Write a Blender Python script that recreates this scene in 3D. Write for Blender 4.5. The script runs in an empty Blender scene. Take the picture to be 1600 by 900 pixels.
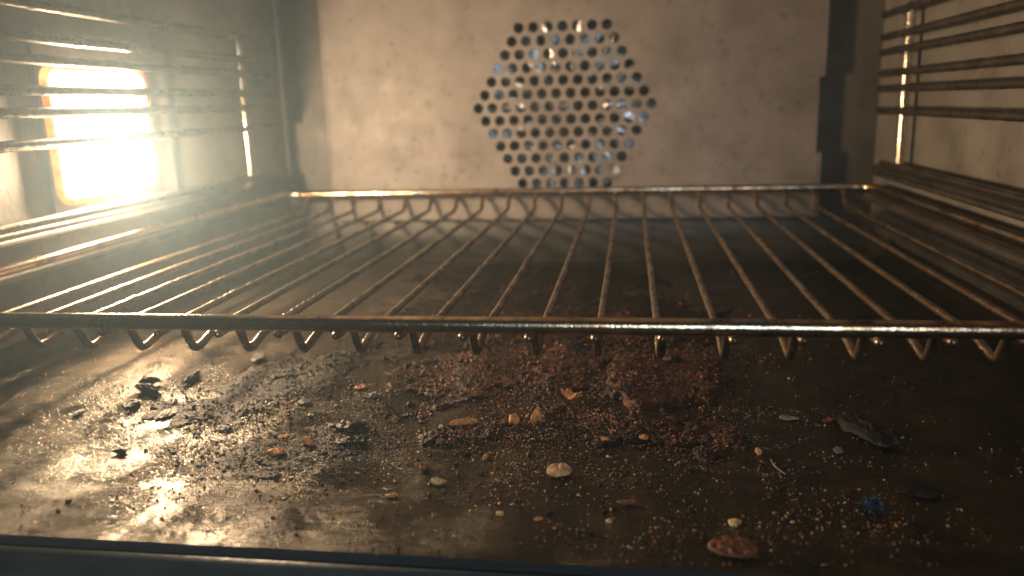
import bpy, bmesh, math, random
import numpy as np
from mathutils import Vector, Matrix

S = bpy.context.scene
C = S.collection
H = 0.122                       # camera height above the oven floor (metres)

# ------------------------------------------------------------------ camera, world, lamps, exposure
YAW, PITCH, ROLL, FPX = 0.14921, 0.22531, -0.03018, 1258.58
_f = np.array([-math.sin(YAW)*math.cos(PITCH), math.cos(YAW)*math.cos(PITCH), -math.sin(PITCH)])
_r0 = np.array([math.cos(YAW), math.sin(YAW), 0.0]); _u0 = np.cross(_r0, _f)
_R = math.cos(ROLL)*_r0 + math.sin(ROLL)*_u0
_U = -math.sin(ROLL)*_r0 + math.cos(ROLL)*_u0
cam_d = bpy.data.cameras.new('camera'); cam = bpy.data.objects.new('camera', cam_d); C.objects.link(cam)
cam_d.sensor_fit = 'HORIZONTAL'; cam_d.sensor_width = 36.0; cam_d.lens = 36.0*FPX/1600
cam_d.clip_start = 0.005; cam_d.clip_end = 20
cam.matrix_world = Matrix(((_R[0], _U[0], -_f[0], 0), (_R[1], _U[1], -_f[1], 0), (_R[2], _U[2], -_f[2], H), (0, 0, 0, 1)))
cam_d.dof.use_dof = True; cam_d.dof.focus_distance = 0.30; cam_d.dof.aperture_fstop = 9.0
S.camera = cam

LAMP_STRENGTH = 7.0           # how bright the glass itself looks
GLASS_WATTS = 1.45; BULB_WATTS = 3.3
HAZE_DENSITY = 0.15
w = bpy.data.worlds.new('World'); S.world = w; w.use_nodes = True
bg = w.node_tree.nodes['Background']; bg.inputs[0].default_value = (0.62, 0.80, 1.0, 1); bg.inputs[1].default_value = 0.012

kl = bpy.data.lights.new('kitchen_window_light', 'AREA'); kl.shape = 'RECTANGLE'; kl.size = 0.55; kl.size_y = 0.65
kl.energy = 6.5; kl.color = (0.84, 0.93, 1.0)
klo = bpy.data.objects.new('kitchen_window_light', kl); C.objects.link(klo)
klo.location = (0.30, -1.3, 0.55)
klo.rotation_euler = (Vector((0.0, 0.4, 0.05)) - klo.location).to_track_quat('-Z', 'Y').to_euler()

S.view_settings.view_transform = 'Standard'; S.view_settings.look = 'None'
S.view_settings.exposure = 0.18; S.view_settings.gamma = 1.0
S.render.engine = 'CYCLES'
S.cycles.use_denoising = True
S.cycles.max_bounces = 8; S.cycles.volume_bounces = 1; S.cycles.sample_clamp_indirect = 4.0
S.cycles.volume_step_rate = 1.0

# ------------------------------------------------------------------ helpers
def ray(x, y):
    return _f + _R*(x-800)/FPX - _U*(y-450)/FPX
def floor_at(x, y, z=0.0):
    d = ray(x, y); t = (z-H)/d[2]
    return np.array([d[0]*t, d[1]*t, z])
def px_size(x, y):                                   # metres per photo pixel on the floor there
    p = floor_at(x, y); return float((p-np.array([0, 0, H])) @ _f)/FPX

def tag(o, label=None, cat=None, group=None, kind=None):
    if label: o['label'] = label
    if cat: o['category'] = cat
    if group: o['group'] = group
    if kind: o['kind'] = kind
    return o
def empty(name, loc, label, cat, group=None):
    o = bpy.data.objects.new(name, None); o.empty_display_size = 0.02; C.objects.link(o); o.location = loc
    return tag(o, label, cat, group)
def link_mesh(name, me, mat, parent=None, smooth=True):
    o = bpy.data.objects.new(name, me); C.objects.link(o)
    if mat: me.materials.append(mat)
    if smooth: me.polygons.foreach_set('use_smooth', np.ones(len(me.polygons), dtype=bool))
    if parent:
        o.parent = parent
        o.matrix_parent_inverse = Matrix.Translation(-parent.location)
    return o
def mesh_from(name, v, f):
    me = bpy.data.meshes.new(name)
    me.from_pydata([tuple(map(float, p)) for p in v], [], f); me.update(); me.validate()
    return me
def mesh_quads(name, V, Q):                          # fast path, numpy arrays; Q (n,k)
    me = bpy.data.meshes.new(name); n, k = Q.shape
    me.vertices.add(len(V)); me.vertices.foreach_set('co', V.astype(np.float32).ravel())
    me.loops.add(n*k); me.loops.foreach_set('vertex_index', Q.astype(np.int32).ravel())
    me.polygons.add(n); me.polygons.foreach_set('loop_start', (np.arange(n)*k).astype(np.int32))
    me.update(calc_edges=True); me.validate()
    return me

# --- numpy noise
def _hash(ix, iy, s):
    n = (ix.astype(np.int64)*374761393 + iy.astype(np.int64)*668265263 + s*974711) & 0x7fffffff
    n = ((n ^ (n >> 13))*1274126177) & 0x7fffffff
    return ((n ^ (n >> 16)) & 0xffff)/65535.0
def vnoise(x, y, s=0):
    ix, iy = np.floor(x), np.floor(y); fx, fy = x-ix, y-iy
    ux, uy = fx*fx*(3-2*fx), fy*fy*(3-2*fy)
    a, b = _hash(ix, iy, s), _hash(ix+1, iy, s); c, d = _hash(ix, iy+1, s), _hash(ix+1, iy+1, s)
    return (a*(1-ux)+b*ux)*(1-uy) + (c*(1-ux)+d*ux)*uy
def fbm(x, y, s=0, o=4):
    t = np.zeros_like(x); a = .5
    for i in range(o):
        t += a*vnoise(x, y, s+i*17); x, y, a = x*2.03, y*2.03, a*.5
    return t/(1-.5**o)
def worley(x, y, s=0):
    ix, iy = np.floor(x), np.floor(y); best = np.full(x.shape, 9.0)
    for dx in (-1, 0, 1):
        for dy in (-1, 0, 1):
            px, py = ix+dx+_hash(ix+dx, iy+dy, s), iy+dy+_hash(ix+dx, iy+dy, s+91)
            best = np.minimum(best, (px-x)**2+(py-y)**2)
    return np.sqrt(best)
def sstep(a, b, x):
    t = np.clip((x-a)/(b-a), 0, 1); return t*t*(3-2*t)
def poly_sd(X, Y, poly):                              # signed distance, positive inside
    P = np.array(poly); d = np.full(X.shape, 1e9); ins = np.zeros(X.shape, bool)
    for i in range(len(P)):
        a, b = P[i], P[(i+1) % len(P)]; e = b-a
        t = np.clip(((X-a[0])*e[0]+(Y-a[1])*e[1])/(e@e), 0, 1)
        d = np.minimum(d, np.hypot(X-a[0]-t*e[0], Y-a[1]-t*e[1]))
        c = ((a[1] > Y) != (b[1] > Y)) & (X < (b[0]-a[0])*(Y-a[1])/(b[1]-a[1]+1e-12)+a[0])
        ins ^= c
    return np.where(ins, d, -d)

# --- materials
def mat(name, base=(.5, .5, .5), rough=.5, metal=0.0, spec=.5, build=None):
    m = bpy.data.materials.new(name); m.use_nodes = True
    nt = m.node_tree; b = nt.nodes['Principled BSDF']
    b.inputs['Base Color'].default_value = (*base, 1); b.inputs['Roughness'].default_value = rough
    b.inputs['Metallic'].default_value = metal; b.inputs['Specular IOR Level'].default_value = spec
    if build: build(nt, b)
    return m
def coords(nt, scale=(1, 1, 1)):
    g = nt.nodes.new('ShaderNodeNewGeometry'); mp = nt.nodes.new('ShaderNodeMapping')
    mp.inputs['Scale'].default_value = scale; nt.links.new(g.outputs['Position'], mp.inputs['Vector'])
    return mp.outputs['Vector']
def noise(nt, vec, scale, detail=6, rough=.6, dist=0.0):
    n = nt.nodes.new('ShaderNodeTexNoise'); n.inputs['Scale'].default_value = scale
    n.inputs['Detail'].default_value = detail; n.inputs['Roughness'].default_value = rough; n.inputs['Distortion'].default_value = dist
    nt.links.new(vec, n.inputs['Vector']); return n.outputs['Fac']
def ramp(nt, fac, stops):
    r = nt.nodes.new('ShaderNodeValToRGB'); e = r.color_ramp.elements
    while len(e) < len(stops): e.new(.5)
    for i, (p, c) in enumerate(stops):
        e[i].position = p; e[i].color = (*c, 1) if hasattr(c, '__len__') else (c, c, c, 1)
    nt.links.new(fac, r.inputs['Fac']); return r.outputs['Color']
def mixc(nt, fac, a, b, mode='MIX'):
    m = nt.nodes.new('ShaderNodeMix'); m.data_type = 'RGBA'; m.blend_type = mode
    if hasattr(fac, 'links'): nt.links.new(fac, m.inputs[0])
    else: m.inputs[0].default_value = fac
    for s, i in ((a, 6), (b, 7)):
        if hasattr(s, 'links'): nt.links.new(s, m.inputs[i])
        else: m.inputs[i].default_value = (*s, 1)
    return m.outputs[2]
def bump(nt, b, hts, dist=.001, strength=1.0):
    prev = None
    for hgt, d in hts:
        n = nt.nodes.new('ShaderNodeBump'); n.inputs['Strength'].default_value = strength; n.inputs['Distance'].default_value = d
        nt.links.new(hgt, n.inputs['Height'])
        if prev: nt.links.new(prev, n.inputs['Normal'])
        prev = n.outputs['Normal']
    nt.links.new(prev, b.inputs['Normal'])

def enamel_build(c0, c1, c2, r0=.35, r1=.6):
    def f(nt, b):
        v = coords(nt)
        n = noise(nt, v, 22, 7, .62); n2 = noise(nt, v, 140, 4, .6)
        col = ramp(nt, n, [(.3, c0), (.52, c1), (.72, c2)])
        spots = ramp(nt, n2, [(.30, .62), (.42, 1.0)])
        col = mixc(nt, .6, col, spots, 'MULTIPLY')
        # small burnt-on spatters
        vo = nt.nodes.new('ShaderNodeTexVoronoi'); vo.inputs['Scale'].default_value = 75; nt.links.new(v, vo.inputs['Vector'])
        thr = nt.nodes.new('ShaderNodeMath'); thr.operation = 'MULTIPLY'; nt.links.new(noise(nt, v, 9, 3), thr.inputs[0]); thr.inputs[1].default_value = .36
        lt = nt.nodes.new('ShaderNodeMath'); lt.operation = 'LESS_THAN'; nt.links.new(vo.outputs['Distance'], lt.inputs[0]); nt.links.new(thr.outputs[0], lt.inputs[1])
        sc = nt.nodes.new('ShaderNodeMath'); sc.operation = 'MULTIPLY'; nt.links.new(lt.outputs[0], sc.inputs[0]); sc.inputs[1].default_value = .32
        col = mixc(nt, sc.outputs[0], col, (c0[0]*.45, c0[1]*.38, c0[2]*.3))
        nt.links.new(col, b.inputs['Base Color'])
        rr = ramp(nt, noise(nt, v, 55, 5), [(.3, r0), (.7, r1)]); nt.links.new(rr, b.inputs['Roughness'])
        bump(nt, b, [(noise(nt, v, 500, 3), .00008), (n2, .00025)])
    return f
M_panel = mat('grey_enamel_panel', build=enamel_build((.118, .096, .082), (.182, .152, .133), (.228, .194, .173), .46, .60))
M_cove = mat('shade_dimmed_cove', build=enamel_build((.030, .026, .022), (.055, .048, .041), (.075, .066, .056), .40, .62))  # dimness and wire shadows below the panel put into a darker colour
M_rear = mat('shade_darkened_rear', build=enamel_build((.055, .048, .042), (.082, .073, .064), (.105, .094, .083), .42, .62))  # colour darkened to deepen the shadow beside the fan cover
M_wall = mat('grey_enamel_wall', build=enamel_build((.095, .085, .076), (.155, .140, .124), (.20, .183, .162), .40, .62))
M_black = mat('chamber_shade_black', (.012, .012, .012), .7, spec=.3)  # darkness inside the fan chamber, painted as black

def floor_build(nt, b):
    v = coords(nt)
    big = noise(nt, v, 13, 6, .62, .6); mid = noise(nt, v, 75, 7, .7); fine = noise(nt, v, 520, 5, .7); grain = noise(nt, v, 1500, 2, .6)
    col = ramp(nt, big, [(.30, (.007, .0065, .006)), (.50, (.014, .0115, .0085)), (.68, (.030, .022, .014))])
    grease = ramp(nt, mid, [(.44, 0.0), (.68, 1.0)])
    col = mixc(nt, mixc(nt, .6, (0, 0, 0), grease), col, (.065, .042, .022))
    soot = ramp(nt, fine, [(.62, 0.0), (.72, 1.0)])
    col = mixc(nt, mixc(nt, .5, (0, 0, 0), soot), col, (.10, .065, .036))
    nt.links.new(col, b.inputs['Base Color'])
    # scuffed film: directional scratches
    mp = nt.nodes.new('ShaderNodeMapping'); mp.inputs['Rotation'].default_value = (0, 0, -.75); mp.inputs['Scale'].default_value = (26, 300, 1)
    g = nt.nodes.new('ShaderNodeNewGeometry'); nt.links.new(g.outputs['Position'], mp.inputs['Vector'])
    scr = noise(nt, mp.outputs['Vector'], 1.0, 6, .72, .4)
    rr = ramp(nt, mixc(nt, .5, big, scr), [(.34, .09), (.5, .15), (.66, .30)])
    nt.links.new(rr, b.inputs['Roughness'])
    b.inputs['Specular IOR Level'].default_value = .30; b.inputs['Specular Tint'].default_value = (1.0, .76, .42, 1)   # oily burnt film
    patch = ramp(nt, noise(nt, v, 38, 6, .7, .5), [(.40, .10), (.62, 1.0)])
    f2 = mixc(nt, 1.0, ramp(nt, fine, [(.42, 0.0), (.75, 1.0)]), patch, 'MULTIPLY'); g2 = mixc(nt, 1.0, ramp(nt, grain, [(.5, 0.0), (.8, 1.0)]), patch, 'MULTIPLY')
    bump(nt, b, [(big, .0008), (mid, .0005), (scr, .00030), (f2, .00042), (g2, .00008)])
M_floor = mat('greasy_dark_enamel', build=floor_build)

def crust_build(nt, b):
    v = coords(nt)
    n = noise(nt, v, 110, 7, .72); n2 = noise(nt, v, 560, 5, .7); n3 = noise(nt, v, 30, 5, .65)
    col = ramp(nt, n, [(.30, (.010, .006, .005)), (.45, (.036, .011, .007)), (.56, (.100, .030, .014)), (.70, (.24, .078, .033))])
    col = mixc(nt, ramp(nt, n3, [(.38, .8), (.55, 0.0)]), col, (.020, .012, .010))
    col = mixc(nt, ramp(nt, n2, [(.64, 0.0), (.74, .7)]), col, (.22, .105, .055))
    nt.links.new(col, b.inputs['Base Color'])
    nt.links.new(ramp(nt, n2, [(.3, .24), (.7, .55)]), b.inputs['Roughness']); b.inputs['Specular IOR Level'].default_value = .3
    bump(nt, b, [(n, .0014), (n2, .0011)])
M_crust = mat('burnt_crust', build=crust_build)
def spill_build(nt, b):
    v = coords(nt)
    n = noise(nt, v, 80, 7, .7); n2 = noise(nt, v, 620, 5, .72)
    col = ramp(nt, n, [(.32, (.006, .005, .004)), (.52, (.016, .010, .006)), (.70, (.045, .027, .014))])
    nt.links.new(col, b.inputs['Base Color'])
    nt.links.new(ramp(nt, n2, [(.3, .26), (.7, .5)]), b.inputs['Roughness']); b.inputs['Specular IOR Level'].default_value = .12
    bump(nt, b, [(n, .0014), (n2, .0010)])
M_spill = mat('baked_on_spill', build=spill_build)
def char_build(nt, b):
    v = coords(nt); n = noise(nt, v, 330, 5, .7)
    nt.links.new(ramp(nt, n, [(.35, (.006, .006, .007)), (.7, (.035, .028, .024))]), b.inputs['Base Color'])
    bump(nt, b, [(n, .0008)])
M_char = mat('black_char', rough=.38, spec=.25, build=char_build)
def crumb_mat(name, dark, lite, rough=.55):
    def f(nt, b):
        v = coords(nt); n = noise(nt, v, 420, 5, .65)
        nt.links.new(ramp(nt, n, [(.30, dark), (.62, lite)]), b.inputs['Base Color'])
        bump(nt, b, [(n, .0006)])
    return mat(name, rough=rough, build=f)
M_orange = crumb_mat('toasted_orange', (.42, .12, .030), (.92, .42, .14))
M_tan = crumb_mat('toasted_tan', (.50, .22, .08), (.90, .56, .28))
M_pale = crumb_mat('pale_crumb', (.58, .36, .13), (.90, .68, .34), .5)
M_rust = crumb_mat('rusty_brown', (.075, .022, .012), (.26, .085, .045))
M_blue = crumb_mat('bluish_char', (.004, .006, .009), (.020, .032, .044), .34)
M_bluebright = crumb_mat('scrap_painted_glint', (.004, .009, .015), (.032, .066, .095), .14)  # the window's blue glint is put into the base colour
M_grey = crumb_mat('ashy_grey', (.05, .05, .05), (.30, .29, .27), .4)

def steel_build(c0, c1, c2, r0, r1, sc=60, tint=False):
    def f(nt, b):
        v = coords(nt, (1, .45, 1)); n = noise(nt, v, sc, 6, .65); n2 = noise(nt, coords(nt), 600, 4, .65)
        col = ramp(nt, n, [(.33, c0), (.52, c1), (.70, c2)])
        if tint:                                      # heat tints: straw, purple and blue patches
            t = noise(nt, coords(nt, (.5, 1, 1)), 45, 4)
            tc = ramp(nt, t, [(.32, (.45, .55, .85)), (.42, (1, .95, .85)), (.55, (1, .72, .50)), (.64, (.62, .42, .55)), (.72, (1, .9, .75))])
            col = mixc(nt, .75, col, tc, 'MULTIPLY')
        nt.links.new(col, b.inputs['Base Color'])
        nt.links.new(ramp(nt, n, [(.35, r1), (.65, r0)]), b.inputs['Roughness'])
        bump(nt, b, [(n2, .00016)])
    return f
M_wire = mat('browned_steel_wire', metal=.9, build=steel_build((.06, .038, .025), (.24, .17, .115), (.46, .36, .26), .22, .46, 160))
M_bar = mat('heat_tinted_steel', metal=1.0, build=steel_build((.10, .055, .035), (.68, .56, .42), (.92, .86, .76), .10, .32, 110, True))
M_rod = mat('dark_steel_rod', metal=.9, build=steel_build((.06, .047, .037), (.15, .12, .095), (.28, .235, .195), .22, .46, 110))
M_rail = mat('dull_steel_rail', metal=.75, build=steel_build((.04, .033, .027), (.10, .085, .070), (.17, .147, .122), .35, .6, 70))
M_upright = mat('shiny_upright_steel', metal=1.0, build=steel_build((.30, .22, .14), (.55, .44, .32), (.72, .62, .50), .10, .22, 160))
M_fan = mat('bright_fan_steel', metal=1.0, build=steel_build((.30, .31, .34), (.70, .72, .76), (.88, .90, .94), .16, .40, 70))
def gasket_build(nt, b):
    v = coords(nt); n = noise(nt, coords(nt, (.3, 1, 1)), 150, 4)
    nt.links.new(ramp(nt, n, [(.3, (.032, .044, .052)), (.7, (.066, .090, .104))]), b.inputs['Base Color'])  # bluish window reflection along the lip, put into its base colour
    bump(nt, b, [(noise(nt, v, 300, 3), .0002)])
M_gasket = mat('front_lip_blue_sheen', rough=.38, build=gasket_build)
def emit(name, col, s):
    m = bpy.data.materials.new(name); m.use_nodes = True; nt = m.node_tree; nt.nodes.clear()
    e = nt.nodes.new('ShaderNodeEmission'); e.inputs[0].default_value = (*col, 1); e.inputs[1].default_value = s
    o = nt.nodes.new('ShaderNodeOutputMaterial'); nt.links.new(e.outputs[0], o.inputs[0]); return m
M_lens = emit('lit_lamp_glass', (1.0, .67, .36), LAMP_STRENGTH)
M_lensrim = emit('glowing_glass_edge', (1.0, .33, .05), 1.1)
_nt = M_lensrim.node_tree; _e = next(n for n in _nt.nodes if n.type == 'EMISSION')
_c = ramp(_nt, noise(_nt, coords(_nt), 45, 3), [(.38, (.5, .11, .012)), (.52, (.95, .32, .045)), (.68, (1.3, .70, .20))]); _nt.links.new(_c, _e.inputs[0])

# ------------------------------------------------------------------ geometry builders
def grid_mesh(name, V):                               # V (ny,nx,3)
    ny, nx, _ = V.shape; idx = np.arange(ny*nx).reshape(ny, nx)
    Q = np.stack([idx[:-1, :-1], idx[:-1, 1:], idx[1:, 1:], idx[1:, :-1]], -1).reshape(-1, 4)
    return mesh_quads(name, V.reshape(-1, 3), Q)
def chaikin(P, n=3, closed=False):
    P = np.array(P, float)
    for _ in range(n):
        if closed:
            Qn = np.roll(P, -1, 0); P = np.stack([.75*P+.25*Qn, .25*P+.75*Qn], 1).reshape(-1, 3)
        else:
            a, b = P[:-1], P[1:]; M = np.stack([.75*a+.25*b, .25*a+.75*b], 1).reshape(-1, 3)
            P = np.vstack([P[:1], M, P[-1:]])
    return P
def resample(P, step, closed=False):
    if closed: P = np.vstack([P, P[:1]])
    d = np.r_[0, np.cumsum(np.linalg.norm(np.diff(P, axis=0), axis=1))]
    n = max(2, int(d[-1]/step)); t = np.linspace(0, d[-1], n+1)
    Q = np.stack([np.interp(t, d, P[:, i]) for i in range(3)], 1)
    return Q[:-1] if closed else Q
def tube(name, P, r, seg=10, crust=0.0, seed=0, closed=False, dome=True):
    P = np.asarray(P); n = len(P)
    T = (np.roll(P, -1, 0)-np.roll(P, 1, 0)) if closed else np.gradient(P, axis=0)
    T /= np.linalg.norm(T, axis=1)[:, None]
    up = np.array([0, 0, 1.0]) if abs(T[0][2]) < .9 else np.array([1.0, 0, 0])
    Ns = []; nrm = up-T[0]*(up@T[0])
    for i in range(n):
        nrm = nrm-T[i]*(nrm@T[i]); nrm /= np.linalg.norm(nrm); Ns.append(nrm.copy())
    N = np.array(Ns); B = np.cross(T, N)
    a = np.arange(seg)*2*np.pi/seg
    L = np.r_[0, np.cumsum(np.linalg.norm(np.diff(P, axis=0), axis=1))]
    rad = np.full((n, seg), r)
    if crust > 0:
        u = np.repeat(L[:, None], seg, 1)*700; vv = np.repeat((np.arange(seg)*7.0/seg)[None], n, 0)
        lump = np.maximum(0, fbm(u, vv*1.0, seed, 3)-.5)*2
        patch = sstep(.42, .66, fbm(np.repeat(L[:, None], seg, 1)*45, vv*.25, seed+5, 2))
        rad = rad + crust*(lump*patch*1.6 + (fbm(u*.6, vv, seed+9, 3)-.5)*.35)
    V = P[:, None, :] + rad[..., None]*(np.cos(a)[None, :, None]*N[:, None, :] + np.sin(a)[None, :, None]*B[:, None, :])
    verts = V.reshape(-1, 3); idx = np.arange(n*seg).reshape(n, seg)
    nx = np.roll(idx, -1, 1)
    if closed:
        j = np.roll(idx, -1, 0); jn = np.roll(nx, -1, 0)
        Q = np.stack([idx, nx, jn, j], -1).reshape(-1, 4)
        return mesh_quads(name, verts, Q)
    faces = np.stack([idx[:-1], nx[:-1], nx[1:], idx[1:]], -1).reshape(-1, 4).tolist()
    vl = verts.tolist()
    for end, s in ((0, -1), (n-1, 1)):
        prev = idx[end].tolist()
        if dome:
            for ang in (35, 65):
                c = P[end]+s*T[end]*r*math.sin(math.radians(ang)); rr = r*math.cos(math.radians(ang))
                base = len(vl)
                for q in range(seg): vl.append((c+rr*(math.cos(a[q])*N[end]+math.sin(a[q])*B[end])).tolist())
                cur = list(range(base, base+seg))
                for q in range(seg):
                    f = [prev[q], prev[(q+1) % seg], cur[(q+1) % seg], cur[q]]
                    faces.append(f if s > 0 else f[::-1])
                prev = cur
        vl.append((P[end]+s*T[end]*(r if dome else 0)).tolist()); tip = len(vl)-1
        for q in range(seg):
            f = [prev[q], prev[(q+1) % seg], tip]; faces.append(f if s > 0 else f[::-1])
    return mesh_from(name, vl, faces)
def rounded_rect(w, h, r, n=8):
    pts = []
    for cx, cy, a0 in ((w/2-r, h/2-r, 0), (-w/2+r, h/2-r, 90), (-w/2+r, -h/2+r, 180), (w/2-r, -h/2+r, 270)):
        for i in range(n+1):
            a = math.radians(a0+90*i/n); pts.append((cx+r*math.cos(a), cy+r*math.sin(a)))
    return pts
def extrude_profile(name, prof, axis, a0, a1, closed=True):
    """prof: list of 2-D points; axis 'Y' -> points are (x,z), axis 'X' -> points are (y,z)"""
    n = len(prof); v = []
    for t in (a0, a1):
        for p in prof: v.append((p[0], t, p[1]) if axis == 'Y' else (t, p[0], p[1]))
    m = n if closed else n-1
    f = [[i, (i+1) % n, n+(i+1) % n, n+i] for i in range(m)]
    if closed: f += [list(range(n))[::-1], list(range(n, 2*n))]
    return mesh_from(name, v, f)
def add_bevel(o, wd, seg=2):
    m = o.modifiers.new('bevel', 'BEVEL'); m.width = wd; m.segments = seg; m.limit_method = 'ANGLE'; m.angle_limit = math.radians(35)

# ------------------------------------------------------------------ the oven cavity
XC = -0.0525; XL, XR = -0.293, 0.188; YB = 0.667; YF = 0.1915; ZT = 0.272
YP = 0.655                                            # face of the fan cover
RC = 0.014; RB = 0.026
Z = lambda zc: zc+H

gx = np.unique(np.r_[np.linspace(XL, XL+RC, 10), np.linspace(XL+RC, XR-RC, 380), np.linspace(XR-RC, XR, 10)])
gy = np.unique(np.r_[np.linspace(YF, YB-RB, 380), np.linspace(YB-RB, YB, 14)])
GX, GY = np.meshgrid(gx, gy)
def floor_height(X, Y):
    h = np.zeros_like(X)
    wob = .004*(fbm(X*22, Y*22, 31, 2)-.5)
    inner = sstep(-.216, -.188, X+wob)*(1-sstep(.150, .172, X+wob))*sstep(.210, .228, Y+wob+.004*np.sin((X+.05)*9))
    h += .0024*(1-inner)                                                # flat flange round the shallow pressed basin
    h += .0007*(fbm(X*16, Y*16, 3, 3)-.5) + .00022*(fbm(X*90, Y*90, 7, 3)-.5)
    h += .0016*sstep(.598, .606, Y)*(1-sstep(.612, .622, Y))            # low rib ahead of the rear cove
    h += .0004*(fbm(X*45, Y*45, 57, 3)-.5)
    return h
def cove(d, r):
    d = np.clip(d, 0, r); return r-np.sqrt(np.maximum(0, r*r-(r-d)**2)) if False else r-np.sqrt(np.maximum(0, r*r-d*d))
GZ = floor_height(GX, GY) + cove(XL+RC-GX, RC) + cove(GX-(XR-RC), RC)
GZ = np.maximum(GZ, floor_height(GX, GY)) + cove(GY-(YB-RB), RB)
GZ = np.minimum(GZ, np.maximum(RB, RC))
fl = link_mesh('floor', grid_mesh('floor', np.stack([GX, GY, GZ], -1)), M_floor)
fl.data.materials.append(M_cove)
pc = np.empty(len(fl.data.polygons)*3, np.float32); fl.data.polygons.foreach_get('center', pc); pc = pc.reshape(-1, 3)
fl.data.polygons.foreach_set('material_index', ((pc[:, 1] > .612)).astype(np.int32))
tag(fl, 'dark greasy enamel oven floor speckled with burnt food', kind='structure')

def sheet(name, corners, m, label, nu=2, nv=2):
    a, b, c, d = [np.array(p, float) for p in corners]
    u = np.linspace(0, 1, nu)[None, :, None]; v = np.linspace(0, 1, nv)[:, None, None]
    V = (1-u)*(1-v)*a+u*(1-v)*b+u*v*c+(1-u)*v*d
    o = link_mesh(name, grid_mesh(name, V), m, smooth=False); tag(o, label, kind='structure'); return o
sheet('wall_left', [(XL, YF, RC-.002), (XL, YB, RC-.002), (XL, YB, ZT), (XL, YF, ZT)], M_wall, 'grey enamel side wall holding the lit lamp')
sheet('wall_right', [(XR, YB, RC-.002), (XR, YF, RC-.002), (XR, YF, ZT), (XR, YB, ZT)], M_wall, 'brownish grey enamel side wall behind the dark rods')
sheet('ceiling', [(XL, YF, ZT), (XL, YB, ZT), (XR, YB, ZT), (XR, YF, ZT)], M_wall, 'grey enamel oven ceiling')
# rear wall with the round fan opening, and the fan chamber behind it
HX, HZ = -0.0527, Z(-0.0034); FR = 0.088
bm = bmesh.new()
def loop_edges(bm, pts):
    vs = [bm.verts.new(p) for p in pts]
    return [bm.edges.new((vs[i], vs[(i+1) % len(vs)])) for i in range(len(vs))]
es = loop_edges(bm, [(XL, YB, RB-.002), (XR, YB, RB-.002), (XR, YB, ZT), (XL, YB, ZT)])
es += loop_edges(bm, [(HX+FR*math.cos(a), YB, HZ+FR*math.sin(a)) for a in np.linspace(0, 2*math.pi, 48, endpoint=False)])
bmesh.ops.triangle_fill(bm, edges=es, use_beauty=True)
n = 48; ring = [bm.verts.new((HX+FR*math.cos(a), YB+dy, HZ+FR*math.sin(a))) for dy in (0, .06) for a in np.linspace(0, 2*math.pi, n, endpoint=False)]
for i in range(n): bm.faces.new((ring[i], ring[(i+1) % n], ring[n+(i+1) % n], ring[n+i]))
bm.faces.new([ring[n+i] for i in range(n)])
me = bpy.data.meshes.new('wall_rear'); bm.to_mesh(me); bm.free()
o = link_mesh('wall_rear', me, M_rear, smooth=False); me.materials.append(M_black)
for p_ in me.polygons:
    if p_.center.y > YB+.001: p_.material_index = 1
tag(o, 'grey enamel rear wall with round fan chamber', kind='structure')

# front lip of the cavity, below the picture's bottom edge
prof = [(.1932, -.0016), (.1915, -.0013), (.1895, -.0022), (.1875, -.0042), (.1855, -.0062), (.182, -.0075), (.176, -.0082), (.171, -.0078), (.168, -.0062),
        (.165, -.0058), (.162, -.0068), (.158, -.011), (.150, -.026), (.148, -.05), (.1932, -.05)]
lip = link_mesh('door_seal', extrude_profile('door_seal', prof, 'X', XL-.03, XR+.03), M_gasket, smooth=True)
tag(lip, 'dark rounded door seal along the front edge of the oven floor', 'door seal')
lip.data.polygons.foreach_set('use_smooth', np.array([len(p.vertices) == 4 for p in lip.data.polygons]))

# ------------------------------------------------------------------ fan cover: perforated panel
PX0, PX1 = -0.2485, 0.1440; PZ0, PZ1 = Z(-0.0935), ZT-.004
cover = empty('fan_cover', (XC, YP, PZ0), 'tan grey rear panel perforated with a hexagon of round holes', 'fan cover')
bm = bmesh.new()
out = [(PX0, YP, PZ0), (PX1-.001, YP, PZ0), (PX1-.001, YP, Z(-.044)), (PX1-.0026, YP, Z(-.0435)), (PX1-.0026, YP, Z(.0125)), (PX1, YP, Z(.013)), (PX1, YP, PZ1), (PX0, YP, PZ1)]
es = loop_edges(bm, out)
HP = 0.01147; hr = 0.0041
for row in range(-6, 7):
    cnt = 13-abs(row)
    for i in range(cnt):
        cx = HX+(i-(cnt-1)/2)*HP; cz = HZ-row*HP*.882
        es += loop_edges(bm, [(cx+hr*math.cos(a), YP, cz+hr*math.sin(a)) for a in np.linspace(0, 2*math.pi, 20, endpoint=False)])
bmesh.ops.triangle_fill(bm, edges=es, use_beauty=True)
bmesh.ops.recalc_face_normals(bm, faces=bm.faces)
me = bpy.data.meshes.new('panel'); bm.to_mesh(me); bm.free()
if sum(p.normal.y for p in me.polygons) > 0: me.flip_normals()
pan = link_mesh('panel', me, M_panel, cover, smooth=False)
so = pan.modifiers.new('thickness', 'SOLIDIFY'); so.thickness = .0011; so.offset = -1
for za, zb in ((PZ0, Z(-.044)), (Z(.013), PZ1)):      # folded-back edge tabs
    link_mesh('edge_tab', extrude_profile('edge_tab', [(PX1-.0004, za), (PX1+.0012, za), (PX1+.0012, zb), (PX1-.0004, zb)], 'Y', YP-.0008, YP+.0095), M_panel, cover, smooth=False)
link_mesh('edge_tab', extrude_profile('edge_tab', [(PX0-.0012, PZ0), (PX0+.0004, PZ0), (PX0+.0004, PZ1), (PX0-.0012, PZ1)], 'Y', YP-.0008, YP+.0095), M_panel, cover, smooth=False)

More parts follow.
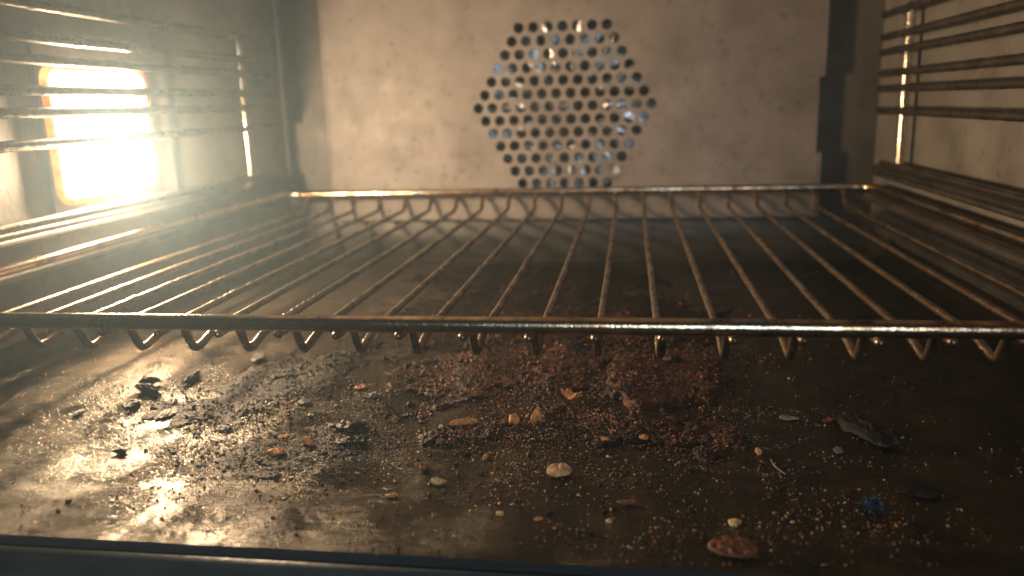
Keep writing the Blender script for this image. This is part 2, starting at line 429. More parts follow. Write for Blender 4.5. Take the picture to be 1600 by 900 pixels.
# ------------------------------------------------------------------ fan behind the cover
fan = empty('fan', (HX, YB+.03, HZ), 'shiny steel fan seen through the holes of the rear panel', 'fan')
for k in range(14):
    a = k*2*math.pi/14+.1; ca, sa = math.cos(a), math.sin(a); v = []
    for r in np.linspace(.030, .072, 8):
        tw = .30+.5*(r-.03)/.042; rr = (r-.03)/.042
        for s in (-1, 1):
            t = s*.013*math.cos(tw); d = s*.013*math.sin(tw)+.0025*math.sin(rr*3.1)
            v.append((HX+r*ca-t*sa*.55, YB+.022+d, HZ+r*sa+t*ca*.55))
    f = [[2*i, 2*i+1, 2*i+3, 2*i+2] for i in range(7)]
    bl = link_mesh('blade', mesh_from('blade', v, f), M_fan, fan)
    bl.modifiers.new('thickness', 'SOLIDIFY').thickness = .0008
v = []; f = []
for j, (r, y) in enumerate(((.0, .004), (.006, .004), (.0065, .006), (.011, .010), (.013, .018), (.030, .020), (.033, .026))):
    for i in range(24):
        a = i*math.pi/12; v.append((HX+r*math.cos(a), YB+y, HZ+r*math.sin(a)))
for j in range(6):
    for i in range(24): f.append([j*24+i, j*24+(i+1) % 24, (j+1)*24+(i+1) % 24, (j+1)*24+i])
link_mesh('hub', mesh_from('hub', v, f), M_fan, fan)
v = []; f = []
for j, r in enumerate((.030, .045, .060, .074)):
    for i in range(48):
        a = i*math.pi/24; v.append((HX+r*math.cos(a), YB+.038+.0022*math.sin(a*7+j*1.3), HZ+r*math.sin(a)))
for j in range(3):
    for i in range(48): f.append([j*48+i, j*48+(i+1) % 48, (j+1)*48+(i+1) % 48, (j+1)*48+i])
link_mesh('added_reflector_plate', mesh_from('added_reflector_plate', v, f), M_fan, fan)  # added plate that catches light, so brightness varies behind the holes
th = np.linspace(0, 2*np.pi, 90, endpoint=False)
el = link_mesh('heating_element', tube('heating_element', np.stack([HX+.080*np.cos(th), np.full(90, YB+.012), HZ+.080*np.sin(th)], 1), .0033, 10, closed=True), M_rod)
tag(el, 'round heating element ringing the fan behind the holes', 'heating element')

# ------------------------------------------------------------------ oven lamp
LY, LZ = 0.4198, Z(-0.0095); LW, LH = .089, .0715
lamp = empty('oven_lamp', (XL, LY, LZ-LH/2), 'glowing white rectangular oven lamp on the side wall', 'lamp')
def slab_x(name, outline, x0, x1, cy, cz, m, parent):
    n = len(outline); v = [(x, cy+p[0], cz+p[1]) for x in (x0, x1) for p in outline]
    f = [[i, (i+1) % n, n+(i+1) % n, n+i] for i in range(n)] + [list(range(n))[::-1], list(range(n, 2*n))]
    return link_mesh(name, mesh_from(name, v, f), m, parent, smooth=False)
def ring_x(name, o1, o2, x0, x1, cy, cz, m, parent):  # frame between two outlines, x1 the room side
    n = len(o1); v = [(x, cy+p[0], cz+p[1]) for x in (x0, x1) for oo in (o1, o2) for p in oo]
    f = []
    for i in range(n):
        j = (i+1) % n
        f += [[i, j, 2*n+j, 2*n+i], [n+j, n+i, 3*n+i, 3*n+j], [2*n+i, 2*n+j, 3*n+j, 3*n+i], [j, i, n+i, n+j]]
    return link_mesh(name, mesh_from(name, v, f), m, parent, smooth=False)
slab_x('housing', rounded_rect(LW+.026, LH+.026, .006), XL+.0003, XL+.0022, LY+.011, LZ+.004, M_wall, lamp)
lens = slab_x('glass', rounded_rect(LW-.0056, LH-.0056, .0068), XL+.0023, XL+.0046, LY, LZ, M_lens, lamp)
ring_x('glass_rim', rounded_rect(LW, LH, .009), rounded_rect(LW-.0058, LH-.0058, .0068), XL+.0023, XL+.0050, LY, LZ, M_lensrim, lens)

gl = bpy.data.lights.new('lamp_glass_light', 'AREA'); gl.shape = 'RECTANGLE'; gl.size = LW-.010; gl.size_y = LH-.010
gl.energy = GLASS_WATTS; gl.color = (1.0, .70, .42)
glo = bpy.data.objects.new('lamp_glass_light', gl); C.objects.link(glo); glo.location = (XL+.0054, LY, LZ)
glo.rotation_euler = Vector((1, 0, 0)).to_track_quat('-Z', 'Z').to_euler()
bl = bpy.data.lights.new('oven_bulb', 'POINT'); bl.energy = BULB_WATTS; bl.color = (1.0, .71, .43); bl.shadow_soft_size = .0045
blo = bpy.data.objects.new('oven_bulb', bl); C.objects.link(blo); blo.location = (XL+.0125, LY, LZ-.018)

# ------------------------------------------------------------------ side shelf ladders with their runners
RODZ = (.052, .037, .0268, .0126, .0022, -.0125)
def ladder(sx, label):
    xr = XC+sx*.2270; xp = XC+sx*.2322
    t = empty('shelf_ladder', (xr, .42, Z(-.06)), label, 'shelf support')
    for i, zc in enumerate(RODZ):
        P = resample(np.array([(xr, .222, Z(zc)), (xr, .617, Z(zc))]), .002)
        link_mesh('rod', tube('rod', P, .00255, 10, crust=.0004, seed=40+i+(50 if sx > 0 else 0)), M_rod, t)
    P = resample(np.array([(xr+sx*.0015, .222, Z(-.0490)), (xr+sx*.0015, .606, Z(-.0490))]), .002)
    link_mesh('rod', tube('rod', P, .0024, 10), M_rod, t)
    for yy in (.233, .580):
        P = resample(chaikin([(xp, yy, Z(.054)), (xp, yy, Z(-.045)), (xp, yy, Z(-.054)), (xp+sx*.010, yy, Z(-.0585))], 3), .002)
        link_mesh('upright', tube('upright', P, .0030, 12), M_upright, t)
    return t
ladder(-1, 'bright lit wire shelf ladder in front of the glowing lamp')
ladder(1, 'dark wire shelf ladder on the wall opposite the glowing lamp')
def runner(sx, label):
    c = lambda x: XC+sx*(x if sx > 0 else .2402-(.2402-x)*.4)       # the lamp side runner is shallower
    t = empty('shelf_runner', (c(.236), .42, Z(-.075)), label, 'runner')
    up = [(.2402, -.0520), (.2310, -.0522), (.2290, -.0535), (.2296, -.0550), (.2310, -.0556), (.2292, -.0563), (.2286, -.0580), (.2300, -.0596), (.2402, -.0600)]
    lo = [(.2402, -.0706), (.2262, -.0704), (.2218, -.0709), (.2202, -.0722), (.2200, -.0745), (.2210, -.0757), (.2240, -.0762), (.2402, -.0762)]
    for nm, pr, y1 in (('upper_flange', up, .638), ('lower_flange', lo, .618)):
        o = link_mesh(nm, extrude_profile(nm, [(c(x), Z(z)) for x, z in pr], 'Y', .215, y1), M_rail, t, smooth=False); add_bevel(o, .0005, 2)
    return t
runner(-1, 'brightly lit steel shelf runner below the glowing lamp')
runner(1, 'dull steel shelf runner on the wall opposite the lamp')

# ------------------------------------------------------------------ the wire rack
PIT = 0.0208; X0 = -0.01073; ZB = Z(-.0674); YFB, YRB = .2392, .6252
rack = empty('wire_rack', (XC, .43, Z(-.0802)), 'browned steel wire rack spanning the oven above the dirty floor', 'oven rack')
xl, xr = X0-13*PIT, X0+9*PIT
loop = []
for cx, cy, a0 in ((xr-.014, YRB-.014, 0), (xl+.014, YRB-.014, 90), (xl+.014, YFB+.014, 180), (xr-.014, YFB+.014, 270)):
    for i in range(9):
        a = math.radians(a0+90*i/8); loop.append((cx+.014*math.cos(a), cy+.014*math.sin(a), ZB))
LP = resample(np.array(loop), .0018, closed=True)
link_mesh('frame', tube('frame', LP, .0027, 16, crust=.00008, seed=3, closed=True), M_bar, rack)
rng = random.Random(5)
for k in range(-12, 9):
    x = X0+k*PIT; j = lambda s: rng.uniform(-s, s)
    path = [(x+j(.0006), .6275, Z(-.0708)), (x, .622, Z(-.0716)), (x, .6165, Z(-.0800)), (x, .606, Z(-.0802)), (x+j(.0004), .45, Z(-.0803+j(.0003))),
            (x, .284, Z(-.0803)), (x, .274, Z(-.0808)), (x, .2605, Z(-.0842)), (x, .2540, Z(-.0712)), (x+j(.0003), .2405+j(.0008), Z(-.0717))]
    Q = [np.array(path[0])]
    for a, b in zip(path[:-1], path[1:]):             # keep corners tight: extra points near each corner
        a, b = np.array(a), np.array(b); L = np.linalg.norm(b-a); e = min(.0022, L*.4)
        Q += [a+(b-a)*e/L, b-(b-a)*e/L]
    Q.append(np.array(path[-1]))
    P = resample(chaikin(Q, 2), .0011)
    link_mesh('wire', tube('wire', P, .00145, 10, crust=.00042, seed=100+k*7), M_wire, rack)

# ------------------------------------------------------------------ burnt crust on the floor (one uncountable mass per kind)
def fp(pts): return [tuple(floor_at(*p)[:2]) for p in pts]
CRUST = [   # polygon in floor metres, thickness, ragged edge
    (fp([(610, 585), (690, 560), (800, 540), (900, 535), (960, 540), (950, 575), (945, 600), (925, 612), (860, 614), (770, 606), (700, 640), (650, 625)]), .0009, .008),
    (fp([(935, 600), (945, 572), (1000, 550), (1070, 553), (1130, 572), (1148, 600), (1110, 632), (1050, 643), (990, 640), (955, 622)]), 0.0028, .0026, 1),
    (fp([(655, 690), (700, 662), (780, 655), (820, 672), (760, 690), (700, 700)]), .0008, .006),
    (fp([(860, 640), (905, 628), (950, 645), (1060, 655), (1150, 655), (1185, 680), (1150, 700), (1050, 698), (940, 692), (890, 670)]), .0008, .006),
    (fp([(1074, 705), (1100, 695), (1138, 700), (1140, 712), (1110, 720), (1080, 716)]), .0016, .002),
    (fp([(700, 505), (800, 488), (960, 490), (1060, 510), (1080, 538), (900, 535), (720, 545)]), .0006, .012),
]
HMAPS = []
def surface_z(x, y):                                  # floor or crust top, whichever is higher
    x = np.atleast_1d(np.asarray(x, float)); y = np.atleast_1d(np.asarray(y, float)); z = floor_height(x, y)
    for mn, st, Zm in HMAPS:
        i = np.round((y-mn[1])/st).astype(int); j = np.round((x-mn[0])/st).astype(int)
        ok = (i >= 0) & (j >= 0) & (i < Zm.shape[0]) & (j < Zm.shape[1])
        z[ok] = np.maximum(z[ok], Zm[i[ok], j[ok]])
    return z
def crust_object(name, polys, seed, label, m, step=.00052, gran=1.0):
    allp = np.array([q for p in polys for q in p[0]]); mn = allp.min(0)-.012; mx = allp.max(0)+.012
    X, Y = np.meshgrid(np.arange(mn[0], mx[0], step), np.arange(mn[1], mx[1], step))
    hgt = np.full(X.shape, -1.0); tot = np.zeros(X.shape)
    rag = fbm(X*150, Y*150, seed, 5)-.5; rag2 = fbm(X*520, Y*520, seed+4, 3)-.5
    qx, qy = X+rag*.004, Y+rag2*.003
    w1 = 1-np.clip(worley(qx*420, qy*420, seed), 0, 1); w2 = 1-np.clip(worley(qx*950, qy*950, seed+3), 0, 1)
    hi = fbm(X*900, Y*900, seed+6, 3)-.5; lo = fbm(X*95, Y*95, seed+8, 4)
    for poly, th, rg, *solid in polys:
        sd = poly_sd(X, Y, poly) + rag*rg*4.0 + rag2*rg*.9
        mk = sstep(0, .0038 if solid else .0020, sd)
        h = mk*(th*(.25+.75*sstep(.30, .68, lo)) + gran*(.0008*w1*sstep(.35, .6, lo) + .0006*w2 + .0004*hi + .0004*rag2))
        if solid: h = mk*(th*(.86+.28*(lo-.5)) + .0007*w1*hi + .0006*w2 + .0004*hi + .0004*rag2)
        hgt = np.maximum(hgt, np.where(sd > -.0003, h, -1)); tot = np.maximum(tot, mk)
    holes = sstep(.66, .72, fbm(X*210, Y*210, seed+21, 3))*sstep(.0, .004, .004-hgt)
    Zh = floor_height(X, Y)+np.where(hgt > -.5, np.maximum(hgt, 0)*(1-.9*holes), 0)-.0002
    keep = hgt > -.5
    HMAPS.append((mn, step, np.where(keep, Zh, -1.0)))
    ny, nx = X.shape; idx = np.arange(ny*nx).reshape(ny, nx)
    kq = keep[:-1, :-1] & keep[:-1, 1:] & keep[1:, 1:] & keep[1:, :-1]
    Q = np.stack([idx[:-1, :-1], idx[:-1, 1:], idx[1:, 1:], idx[1:, :-1]], -1)[kq]
    used = np.unique(Q); rm = np.full(ny*nx, -1); rm[used] = np.arange(len(used))
    V = np.stack([X, Y, Zh], -1).reshape(-1, 3)[used]
    o = link_mesh(name, mesh_quads(name, V, rm[Q]), m)
    return tag(o, label, kind='stuff')
crust_object('burnt_crust', CRUST, 11, 'reddish brown burnt food crust baked onto the middle of the floor', M_crust)
LEFT = [
    (fp([(300, 640), (350, 600), (400, 575), (450, 560), (540, 552), (560, 572), (510, 600), (450, 615), (420, 640), (360, 655), (320, 655)]), .0005, .007),
    (fp([(395, 590), (440, 566), (520, 556), (535, 570), (470, 588), (425, 602)]), .0014, .004),
    (fp([(225, 640), (300, 632), (400, 640), (390, 662), (280, 665), (235, 655)]), .0005, .007),
    (fp([(485, 702), (500, 668), (560, 656), (590, 680), (580, 708), (530, 716)]), .0006, .006),
    (fp([(340, 730), (400, 698), (480, 688), (500, 715), (440, 745), (380, 748)]), .0003, .010),
    (fp([(560, 640), (620, 620), (660, 650), (620, 670), (575, 665)]), .0004, .010),
]
crust_object('charred_spill', LEFT, 37, 'lumpy charred spill on the lamp side of the floor', M_spill, gran=.55)

crust_object('burnt_film', [(fp([(560, 520), (640, 480), (760, 455), (960, 450), (1120, 490), (1130, 530), (1000, 545), (760, 545), (620, 560)]), .0006, .014),
                            (fp([(650, 430), (780, 415), (980, 420), (1040, 445), (880, 455), (700, 455)]), .0005, .014)], 61, 'dark burnt film on the floor under the wire rack', M_spill, gran=.7)

# ------------------------------------------------------------------ grit: thousands of specks
def ico(sub=1):
    b = bmesh.new(); bmesh.ops.create_icosphere(b, subdivisions=sub, radius=1.0)
    V = np.array([v.co[:] for v in b.verts]); F = [[v.index for v in f.verts] for f in b.faces]; b.free(); return V, F
ICO1 = ico(1); ICO2 = ico(2); ICO3 = ico(3)
nr = np.random.default_rng(12)
def sample_px(regions, n):
    out = []; wts = np.array([r[-1] for r in regions], float); wts /= wts.sum()
    for _ in range(n):
        r = regions[nr.choice(len(regions), p=wts)]
        for _try in range(400):
            x, y = r[0]+nr.normal()*r[2], r[1]+nr.normal()*r[3]
            p = floor_at(x, min(max(y, 380), 895))
            if not (XL+.012 < p[0] < XR-.012 and YF+.002 < p[1] < .60): continue
            cl = fbm(np.array([p[0]*55.]), np.array([p[1]*55.]), 77, 3)[0]
            if nr.random() < sstep(.22, .72, cl): break
        out.append(p)
    return np.array(out)
def on_floor(p): return float(surface_z(p[0], p[1])[0])
def grit(name, regions, n, s0, s1, m, label, lift=0.0):
    P = sample_px(regions, n); P[:, 2] = surface_z(P[:, 0], P[:, 1])
    V0, F0 = ICO1; F0 = np.array(F0); k = len(V0)
    sz = s0*(s1/s0)**(nr.random(n)**2.2)
    A = nr.normal(size=(n, 3, 3)); Qm, _ = np.linalg.qr(A)
    sc = np.stack([nr.uniform(.6, 1.5, n), nr.uniform(.6, 1.3, n), nr.uniform(.4, .9, n)], 1)
    V = (V0[None]*(1+.22*nr.normal(size=(n, k, 1))))*sc[:, None, :]*sz[:, None, None]
    V = np.einsum('nij,nkj->nki', Qm, V); V[..., 2] *= .75
    V += P[:, None, :]; V[..., 2] += (sz*.35+lift*nr.random(n))[:, None]
    F = (F0[None]+(np.arange(n)*k)[:, None, None]).reshape(-1, 3)
    return tag(link_mesh(name, mesh_quads(name, V.reshape(-1, 3), F), m, smooth=False), label, kind='stuff')
REG = [(760, 690, 170, 60, 4), (900, 600, 170, 45, 4), (480, 680, 130, 60, 4), (300, 650, 90, 50, 2.0), (1050, 720, 130, 60, 2.4), (800, 780, 330, 70, 2), (1250, 740, 150, 70, .7),
       (250, 790, 170, 50, .5), (1350, 840, 160, 40, .35), (800, 520, 300, 60, 2)]
grit('pale_grit', REG, 2900, .00014, .00042, M_pale, 'fine pale grit sprinkled over the oven floor')
grit('brown_grit', REG, 5200, .00018, .00065, M_rust, 'fine brown grit sprinkled over the oven floor')
grit('black_grit', REG, 4200, .00018, .00070, M_char, 'fine black grit sprinkled over the oven floor')
CR = [(800, 585, 110, 28, 4), (1040, 600, 60, 28, 4), (900, 560, 140, 18, 3), (740, 675, 50, 12, 2), (1040, 678, 85, 16, 3.5), (930, 655, 50, 18, 2), (700, 600, 60, 28, 2), (880, 500, 150, 25, 1.5)]
grit('crust_grit', CR, 4200, .00026, .00100, M_rust, 'rough reddish brown grains heaped on the burnt crust', .0003)
grit('charred_grit', CR+[(330, 632, 90, 22, 4), (480, 590, 60, 22, 3)], 4200, .00026, .00100, M_char, 'black charred grains heaped on the burnt crust', .0003)
grit('ashy_grit', [(420, 710, 70, 25, 3), (560, 690, 40, 25, 2), (280, 690, 90, 45, .8), (1300, 740, 150, 60, .35), (1200, 690, 60, 25, 1)], 3000, .00014, .00055, M_grey, 'glinting ashy grit in patches on the oven floor')

# ------------------------------------------------------------------ crumbs one could pick up
def flake_mesh(name, dims, seed, jag=.3, curl=.3, pits=0.0, nr_=14, na=56):
    r = np.random.default_rng(seed); off = r.uniform(0, 60, 4)
    th = np.arange(na)*2*np.pi/na; cx, cy = np.cos(th), np.sin(th)
    R = 1+jag*1.8*(fbm(cx*1.1+off[0], cy*1.1+off[1], seed, 2)-.5)+jag*1.1*(fbm(cx*4+off[1], cy*4+off[2], seed+2, 3)-.5)
    rr = np.linspace(0, 1, nr_+1)[1:]; x = (rr[:, None]*R)*cx; y = (rr[:, None]*R)*cy
    x = np.r_[0, x.ravel()]; y = np.r_[0, y.ravel()]; e = np.r_[0, np.repeat(rr, na)]
    a = r.uniform(0, np.pi); u = x*np.cos(a)+y*np.sin(a)
    mid = curl*(u**2-.25*x*y)+(.2+1.4*jag)*(fbm(x*1.7+off[3], y*1.7+off[0], seed+5, 3)-.5)
    th_ = .42*np.sqrt(np.maximum(0, 1-e**3))+.03
    top = mid+th_*(1+.9*(fbm(x*4.2+off[2], y*4.2+off[3], seed+8, 4)-.5))+.35*(fbm(x*8+off[1], y*8+off[0], seed+11, 3)-.5)*(1-e**4)
    if pits > 0:
        w_ = worley(x*2.4+off[0], y*2.4+off[1], seed); top -= pits*sstep(.34, .16, w_)*(e < .85)
    bot = mid-th_*.6
    n = len(x); V = np.vstack([np.stack([x, y, top], 1), np.stack([x, y, bot], 1)])
    F = []
    for b, s in ((0, 1), (n, -1)):
        for i in range(na):
            j = (i+1) % na; f = [b, b+1+i, b+1+j]; F.append(f[::s])
            for k in range(nr_-1):
                f = [b+1+k*na+i, b+1+(k+1)*na+i, b+1+(k+1)*na+j, b+1+k*na+j]; F.append(f[::s])
    q = 1+(nr_-1)*na
    for i in range(na):
        j = (i+1) % na; F.append([q+j, q+i, n+q+i, n+q+j])
    V[:, :2] /= np.abs(V[:, :2]).max(0); V[:, 2] -= V[:, 2].min(); V[:, 2] /= V[:, 2].max()
    V *= np.array([dims[0]/2, dims[1]/2, dims[2]])
    return mesh_from(name, V, [list(map(int, f)) for f in F])
ICO4 = ico(5)
def lump_mesh(name, dims, seed, jag=.25, flat=0.0, sub=3, curl=0.0, pits=0.0):
    V, F = {2: ICO2, 3: ICO4}[sub]; V = V.copy()
    r = np.random.default_rng(seed); off = r.uniform(0, 50, 3)
    for _ in range(11 if sub == 3 else 6):                       # broken facets
        d = r.normal(size=3); d /= np.linalg.norm(d); lim = r.uniform(.50, .86)
        q = V@d; V = V-np.maximum(0, q-lim)[:, None]*d*.92
    def n3(s, k, o=3): return fbm(V[:, 0]*s+off[k]+V[:, 2]*s*.7, V[:, 1]*s+off[(k+1) % 3]-V[:, 2]*s*.6, seed+k*3, o)-.5
    amp = 1+jag*(2.0*n3(1.3, 0)+1.5*n3(3.2, 1)+1.0*n3(7.5, 2, 3))
    w_ = worley(V[:, 0]*3.4+off[0]+V[:, 2]*1.7, V[:, 1]*3.4+off[1]-V[:, 2]*2.1, seed)
    amp += jag*.55*(.5-np.clip(w_, 0, 1))
    V = V*amp[:, None]
    V[:, 2] += curl*(V[:, 0]**2-.3)
    V /= np.abs(V).max(0); V *= np.array(dims)/2; V[:, 2] -= V[:, 2].min()
    return mesh_from(name, V, F)
def crumb(name, px, py, wpx, hpx, thick, m, label, cat='crumb', rot=0, jag=.3, curl=0.0, seed=None, tilt=(0, 0), group=None, sub=3, pits=0.0, lift=0.0):
    p = floor_at(px, py); s = px_size(px, py)
    d = ray(px, py); d = d/np.linalg.norm(d); sinel = max(.25, -d[2])
    w_ = wpx*s; dp = max(hpx*s-thick*.5, hpx*s*.35)/sinel
    sd = seed if seed is not None else int(px*7+py)
    if name in ('food_flake', 'burnt_scab', 'ash_flake', 'foil_scrap', 'burnt_lump', 'charred_chunk'): me = flake_mesh(name, (w_, dp, thick), sd, jag, curl, pits)
    else: me = lump_mesh(name, (w_, dp, thick), sd, jag, sub=sub, curl=curl)
    o = link_mesh(name, me, m, smooth=True)
    o.location = (p[0], p[1], on_floor(p)-.0001+lift); o.rotation_euler = (math.radians(tilt[0]), math.radians(tilt[1]), math.radians(rot))
    return tag(o, label, cat, group)
crumb('food_flake', 874, 740, 41, 24, .0036, M_tan, 'large oval tan flake with crinkled top near the middle of the floor', 'flake', rot=12, jag=.09, seed=4)
crumb('charred_crumb', 866, 729, 22, 9, .0022, M_blue, 'black crumb tucked right behind the large oval tan flake', jag=.4)
crumb('food_flake', 896, 625, 38, 18, .0046, M_orange, 'curled orange flake lying at the front edge of the brown crust', 'flake', rot=-8, jag=.5, curl=.9, seed=8)
crumb('food_flake', 839, 663, 21, 20, .0075, M_orange, 'upright pointed orange flake shaped like a small shark fin', 'flake', rot=20, jag=.45, seed=15)
crumb('food_flake', 803, 665, 19, 15, .0046, M_orange, 'chunky peach crumb just beside the upright pointed flake', 'flake', jag=.25, seed=21)
crumb('food_flake', 724, 666, 46, 10, .0030, M_orange, 'long thin orange sliver lying on the reddish crust strip', 'flake', rot=16, jag=.35, seed=23)
crumb('food_flake', 683, 757, 30, 13, .0024, M_pale, 'ragged yellow flake in front of a dark crumb', 'flake', rot=4, jag=.45, seed=27)
crumb('charred_crumb', 693, 769, 11, 7, .0016, M_grey, 'small grey and black crumb in front of the ragged yellow flake')
crumb('food_flake', 612, 777, 22, 10, .0016, M_orange, 'small reddish orange flake left of the ragged yellow flake', 'flake', jag=.45)
crumb('food_flake', 1147, 821, 20, 15, .0014, M_pale, 'small round pale disc above the pitted brown scab', 'flake', jag=.14, seed=3)
crumb('burnt_scab', 1144, 872, 78, 40, .0022, M_rust, 'large flat pitted reddish brown scab near the door seal', 'scab', rot=-6, jag=.16, seed=44, pits=.9)
crumb('charred_crumb', 980, 787, 37, 13, .0018, M_rust, 'knobbly dark red crumb alone in front of the burnt crust', jag=.5, seed=52)
crumb('foil_scrap', 1362, 800, 42, 24, .0060, M_bluebright, 'glinting bluish dark scrap lying before the big dark chunk', 'scrap', rot=-24, jag=.55, curl=.7, seed=61)
crumb('charred_chunk', 1355, 682, 60, 60, .0060, M_char, 'big dark charred chunk lying alone right of the crust', 'chunk', rot=24, jag=.3, seed=71)
crumb('charred_chunk', 1437, 768, 76, 32, .0022, M_char, 'low wide dark burnt patch right of the bluish scrap', 'chunk', jag=.3, seed=74)
crumb('food_flake', 480, 696, 22, 12, .0036, M_orange, 'bright orange chip in front of the charred lumps', 'flake', jag=.35, seed=80)
crumb('food_flake', 433, 711, 31, 13, .0024, M_orange, 'wrinkled pinkish orange flake left of the bright orange chip', 'flake', rot=15, jag=.5, seed=83)
crumb('food_flake', 444, 683, 17, 8, .0012, M_orange, 'small pink orange flake above the wrinkled pinkish flake', 'flake', jag=.3, seed=86)
crumb('food_flake', 565, 607, 22, 11, .0016, M_rust, 'small dull red flake at the edge of the lumpy spill', 'flake', jag=.4, seed=88)
crumb('ash_clump', 584, 621, 17, 14, .0030, M_grey, 'tiny pale grey ash clump just below the dull red flake', 'clump', jag=.5, seed=90)
crumb('ash_clump', 478, 631, 24, 13, .0024, M_grey, 'light grey chip beside the lumpy charred spill', 'clump', jag=.35, rot=30, seed=91)
crumb('charred_crumb', 485, 652, 16, 8, .0018, M_blue, 'bluish black crumb just below the light grey chip', jag=.4, seed=92)
crumb('charred_shard', 229, 622, 52, 15, .0050, M_char, 'black pointed shard leaning by the lamp side spill', 'shard', rot=-10, jag=.5, seed=100, tilt=(0, 8))
crumb('charred_shard', 237, 609, 34, 11, .0040, M_char, 'smaller black shard behind the pointed leaning shard', 'shard', rot=14, jag=.4, seed=102)
crumb('charred_crumb', 299, 599, 14, 26, .0036, M_char, 'narrow upright black crumb behind the lumpy spill', jag=.4, seed=104)
crumb('charred_crumb', 209, 645, 13, 20, .0030, M_char, 'short black crumb just left of the lumpy charred spill', jag=.4, seed=106)
crumb('charred_crumb', 121, 660, 15, 14, .0026, M_char, 'lone black crumb out by the brightest floor glare', jag=.3, seed=108)
crumb('charred_crumb', 190, 708, 26, 13, .0028, M_char, 'flat black crumb below the upper bright floor glare', jag=.35, seed=110)
crumb('charred_crumb', 262, 650, 30, 20, .0022, M_char, 'knobbly black crumb at the lamp side tip of the lumpy spill', jag=.55, seed=111)
crumb('charred_crumb', 405, 563, 24, 16, .0034, M_char, 'dark soft edged crumb behind the spill near the rack', jag=.35, seed=112)
crumb('charred_crumb', 350, 672, 30, 12, .0022, M_char, 'flat cluster of black flakes before the lumpy spill', jag=.5, seed=114)
crumb('charred_crumb', 1184, 709, 14, 13, .0022, M_tan, 'small brown crumb right of the reddish crust patch', jag=.3, seed=116)
crumb('charred_crumb', 1309, 708, 17, 12, .0024, M_grey, 'pale tipped crumb at the left foot of the big dark chunk', jag=.35, seed=118)
crumb('food_flake', 1299, 656, 19, 8, .0010, M_rust, 'thin reddish sliver between the grey flake and dark chunk', 'flake', rot=24, jag=.3, seed=120)
crumb('ash_flake', 1233, 655, 32, 9, .0010, M_grey, 'thin curved grey flake left of the reddish sliver', 'flake', rot=-10, jag=.3, curl=.5, seed=122)
crumb('food_flake', 1006, 689, 15, 11, .0020, M_orange, 'small pinkish crumb on the front of the brown crust band', 'flake', jag=.35, seed=124)
crumb('food_flake', 945, 693, 13, 7, .0016, M_orange, 'tiny glowing orange crumb among black bits at the crust front', 'flake', jag=.3, seed=126)
crumb('food_flake', 664, 733, 19, 16, .0026, M_rust, 'knobbly reddish crumb above the ragged yellow flake', 'flake', jag=.5, seed=128)
crumb('food_flake', 759, 716, 10, 9, .0018, M_orange, 'small peach crumb midway between yellow flake and crust', 'flake', jag=.3, seed=130)
crumb('food_flake', 658, 686, 12, 9, .0020, M_pale, 'single whitish chip at the tip of the reddish crust strip', 'flake', jag=.35, seed=132)
crumb('food_flake', 781, 812, 14, 10, .0014, M_pale, 'pale yellow crumb with a tiny satellite in front', 'flake', jag=.25, seed=134)
crumb('food_flake', 841, 822, 16, 8, .0010, M_orange, 'small flat orange flake right of the pale yellow crumb', 'flake', rot=20, jag=.3, seed=136)
crumb('food_flake', 952, 822, 11, 8, .0012, M_tan, 'small dim tan crumb in front of the knobbly dark red crumb', 'flake', jag=.3, seed=138)
crumb('charred_crumb', 730, 710, 15, 8, .0018, M_char, 'black crumb just left of a small peach crumb', jag=.35, seed=140)
crumb('burnt_lump', 545, 672, 66, 22, .0030, M_char, 'wide wrinkled black lump behind a narrower wrinkled lump', 'lump', rot=8, jag=.5, seed=142)
crumb('burnt_lump', 552, 694, 52, 20, .0026, M_char, 'narrow wrinkled black lump in front of the wide one', 'lump', rot=-4, jag=.5, seed=144)
crumb('charred_chunk', 1050, 572, 30, 12, .0030, M_char, 'dark knob on top of the thick round crust', 'chunk', jag=.3, seed=146)
# a stray fibre
P = resample(chaikin([floor_at(1204, 721)+[0, 0, .0008], floor_at(1207, 730)+[0, 0, .0012], floor_at(1214, 737)+[0, 0, .0012], floor_at(1226, 743)+[0, 0, .0006]], 3), .0006)
tag(link_mesh('fibre', tube('fibre', P, .00016, 6), M_pale), 'thin pale curved fibre lying on bare dark floor', 'fibre')

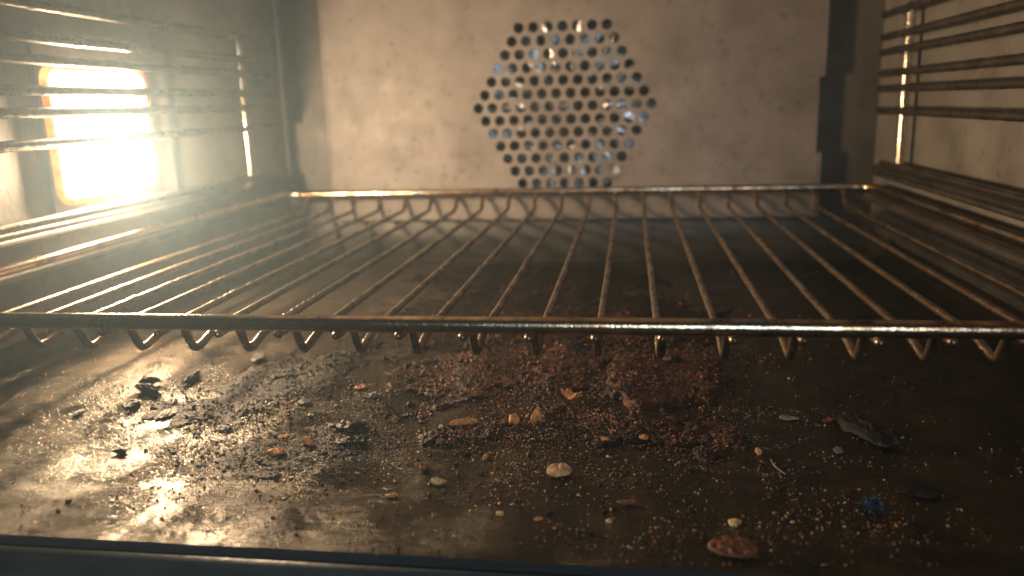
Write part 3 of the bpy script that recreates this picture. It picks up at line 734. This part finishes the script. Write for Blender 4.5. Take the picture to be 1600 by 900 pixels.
def scatter(name, n, regions, s0, s1, m, label, group, seed):
    protos = [lump_mesh(name, (1, nr.uniform(.6, .95), nr.uniform(.35, .6)), seed+i, .4, sub=2) for i in range(5)]
    first = {}
    for i, p in enumerate(sample_px(regions, n)):
        k = i % 5
        if k not in first: o = link_mesh(name, protos[k], m); first[k] = o
        else: o = first[k].copy(); C.objects.link(o)
        s = s0+(s1-s0)*nr.random()**2.2
        o.location = (p[0], p[1], on_floor(p)-.0001); o.scale = (s, s, s); o.rotation_euler = (0, 0, nr.uniform(0, 6.28))
        tag(o, label, 'crumb', group)
FRONT = [(800, 720, 150, 50, 3), (700, 700, 140, 45, 2), (1000, 760, 180, 50, 2), (1250, 780, 150, 50, .9), (900, 820, 250, 35, 1.2), (1400, 830, 120, 35, .7), (880, 600, 140, 35, 1.5)]
scatter('pale_crumb', 95, FRONT, .0006, .0013, M_pale, 'one of many tiny round pale crumbs dotting the floor', 'tiny pale crumbs', 300)
scatter('orange_crumb', 90, FRONT, .0007, .0017, M_orange, 'one of many tiny orange crumbs dotting the floor', 'tiny orange crumbs', 320)
scatter('black_crumb', 120, FRONT+[(330, 640, 110, 40, 3), (200, 700, 90, 50, 1.5), (1200, 690, 70, 30, 1)], .0008, .0024, M_char, 'one of many tiny burnt black crumbs dotting the floor', 'tiny black crumbs', 340)
scatter('rusty_crumb', 150, [(900, 600, 130, 35, 3), (740, 670, 60, 25, 2), (1040, 680, 90, 25, 2), (700, 600, 60, 30, 1), (520, 640, 80, 40, 1)], .0010, .0028, M_rust, 'one of many small reddish brown crumbs around the crust', 'small reddish crumbs', 360)

# ------------------------------------------------------------------ added haze volume standing in for lens glare
hm = bpy.data.materials.new('haze'); hm.use_nodes = True; hm.cycles.homogeneous_volume = True; nt = hm.node_tree; nt.nodes.clear()
pv = nt.nodes.new('ShaderNodeVolumePrincipled'); om = nt.nodes.new('ShaderNodeOutputMaterial')
pv.inputs['Color'].default_value = (.51, .73, .90, 1); pv.inputs['Density'].default_value = HAZE_DENSITY; pv.inputs['Anisotropy'].default_value = .74
nt.links.new(pv.outputs[0], om.inputs['Volume'])
hv = [(x, y, z) for x in (-.6, .6) for y in (-.15, .95) for z in (-1.1, .42)]
hz = link_mesh('haze', mesh_from('haze', hv, [[0, 1, 3, 2], [4, 6, 7, 5], [0, 4, 5, 1], [2, 3, 7, 6], [0, 2, 6, 4], [1, 5, 7, 3]]), hm, smooth=False)
tag(hz, 'thin added haze standing in for lens glare round the lamp', kind='stuff')
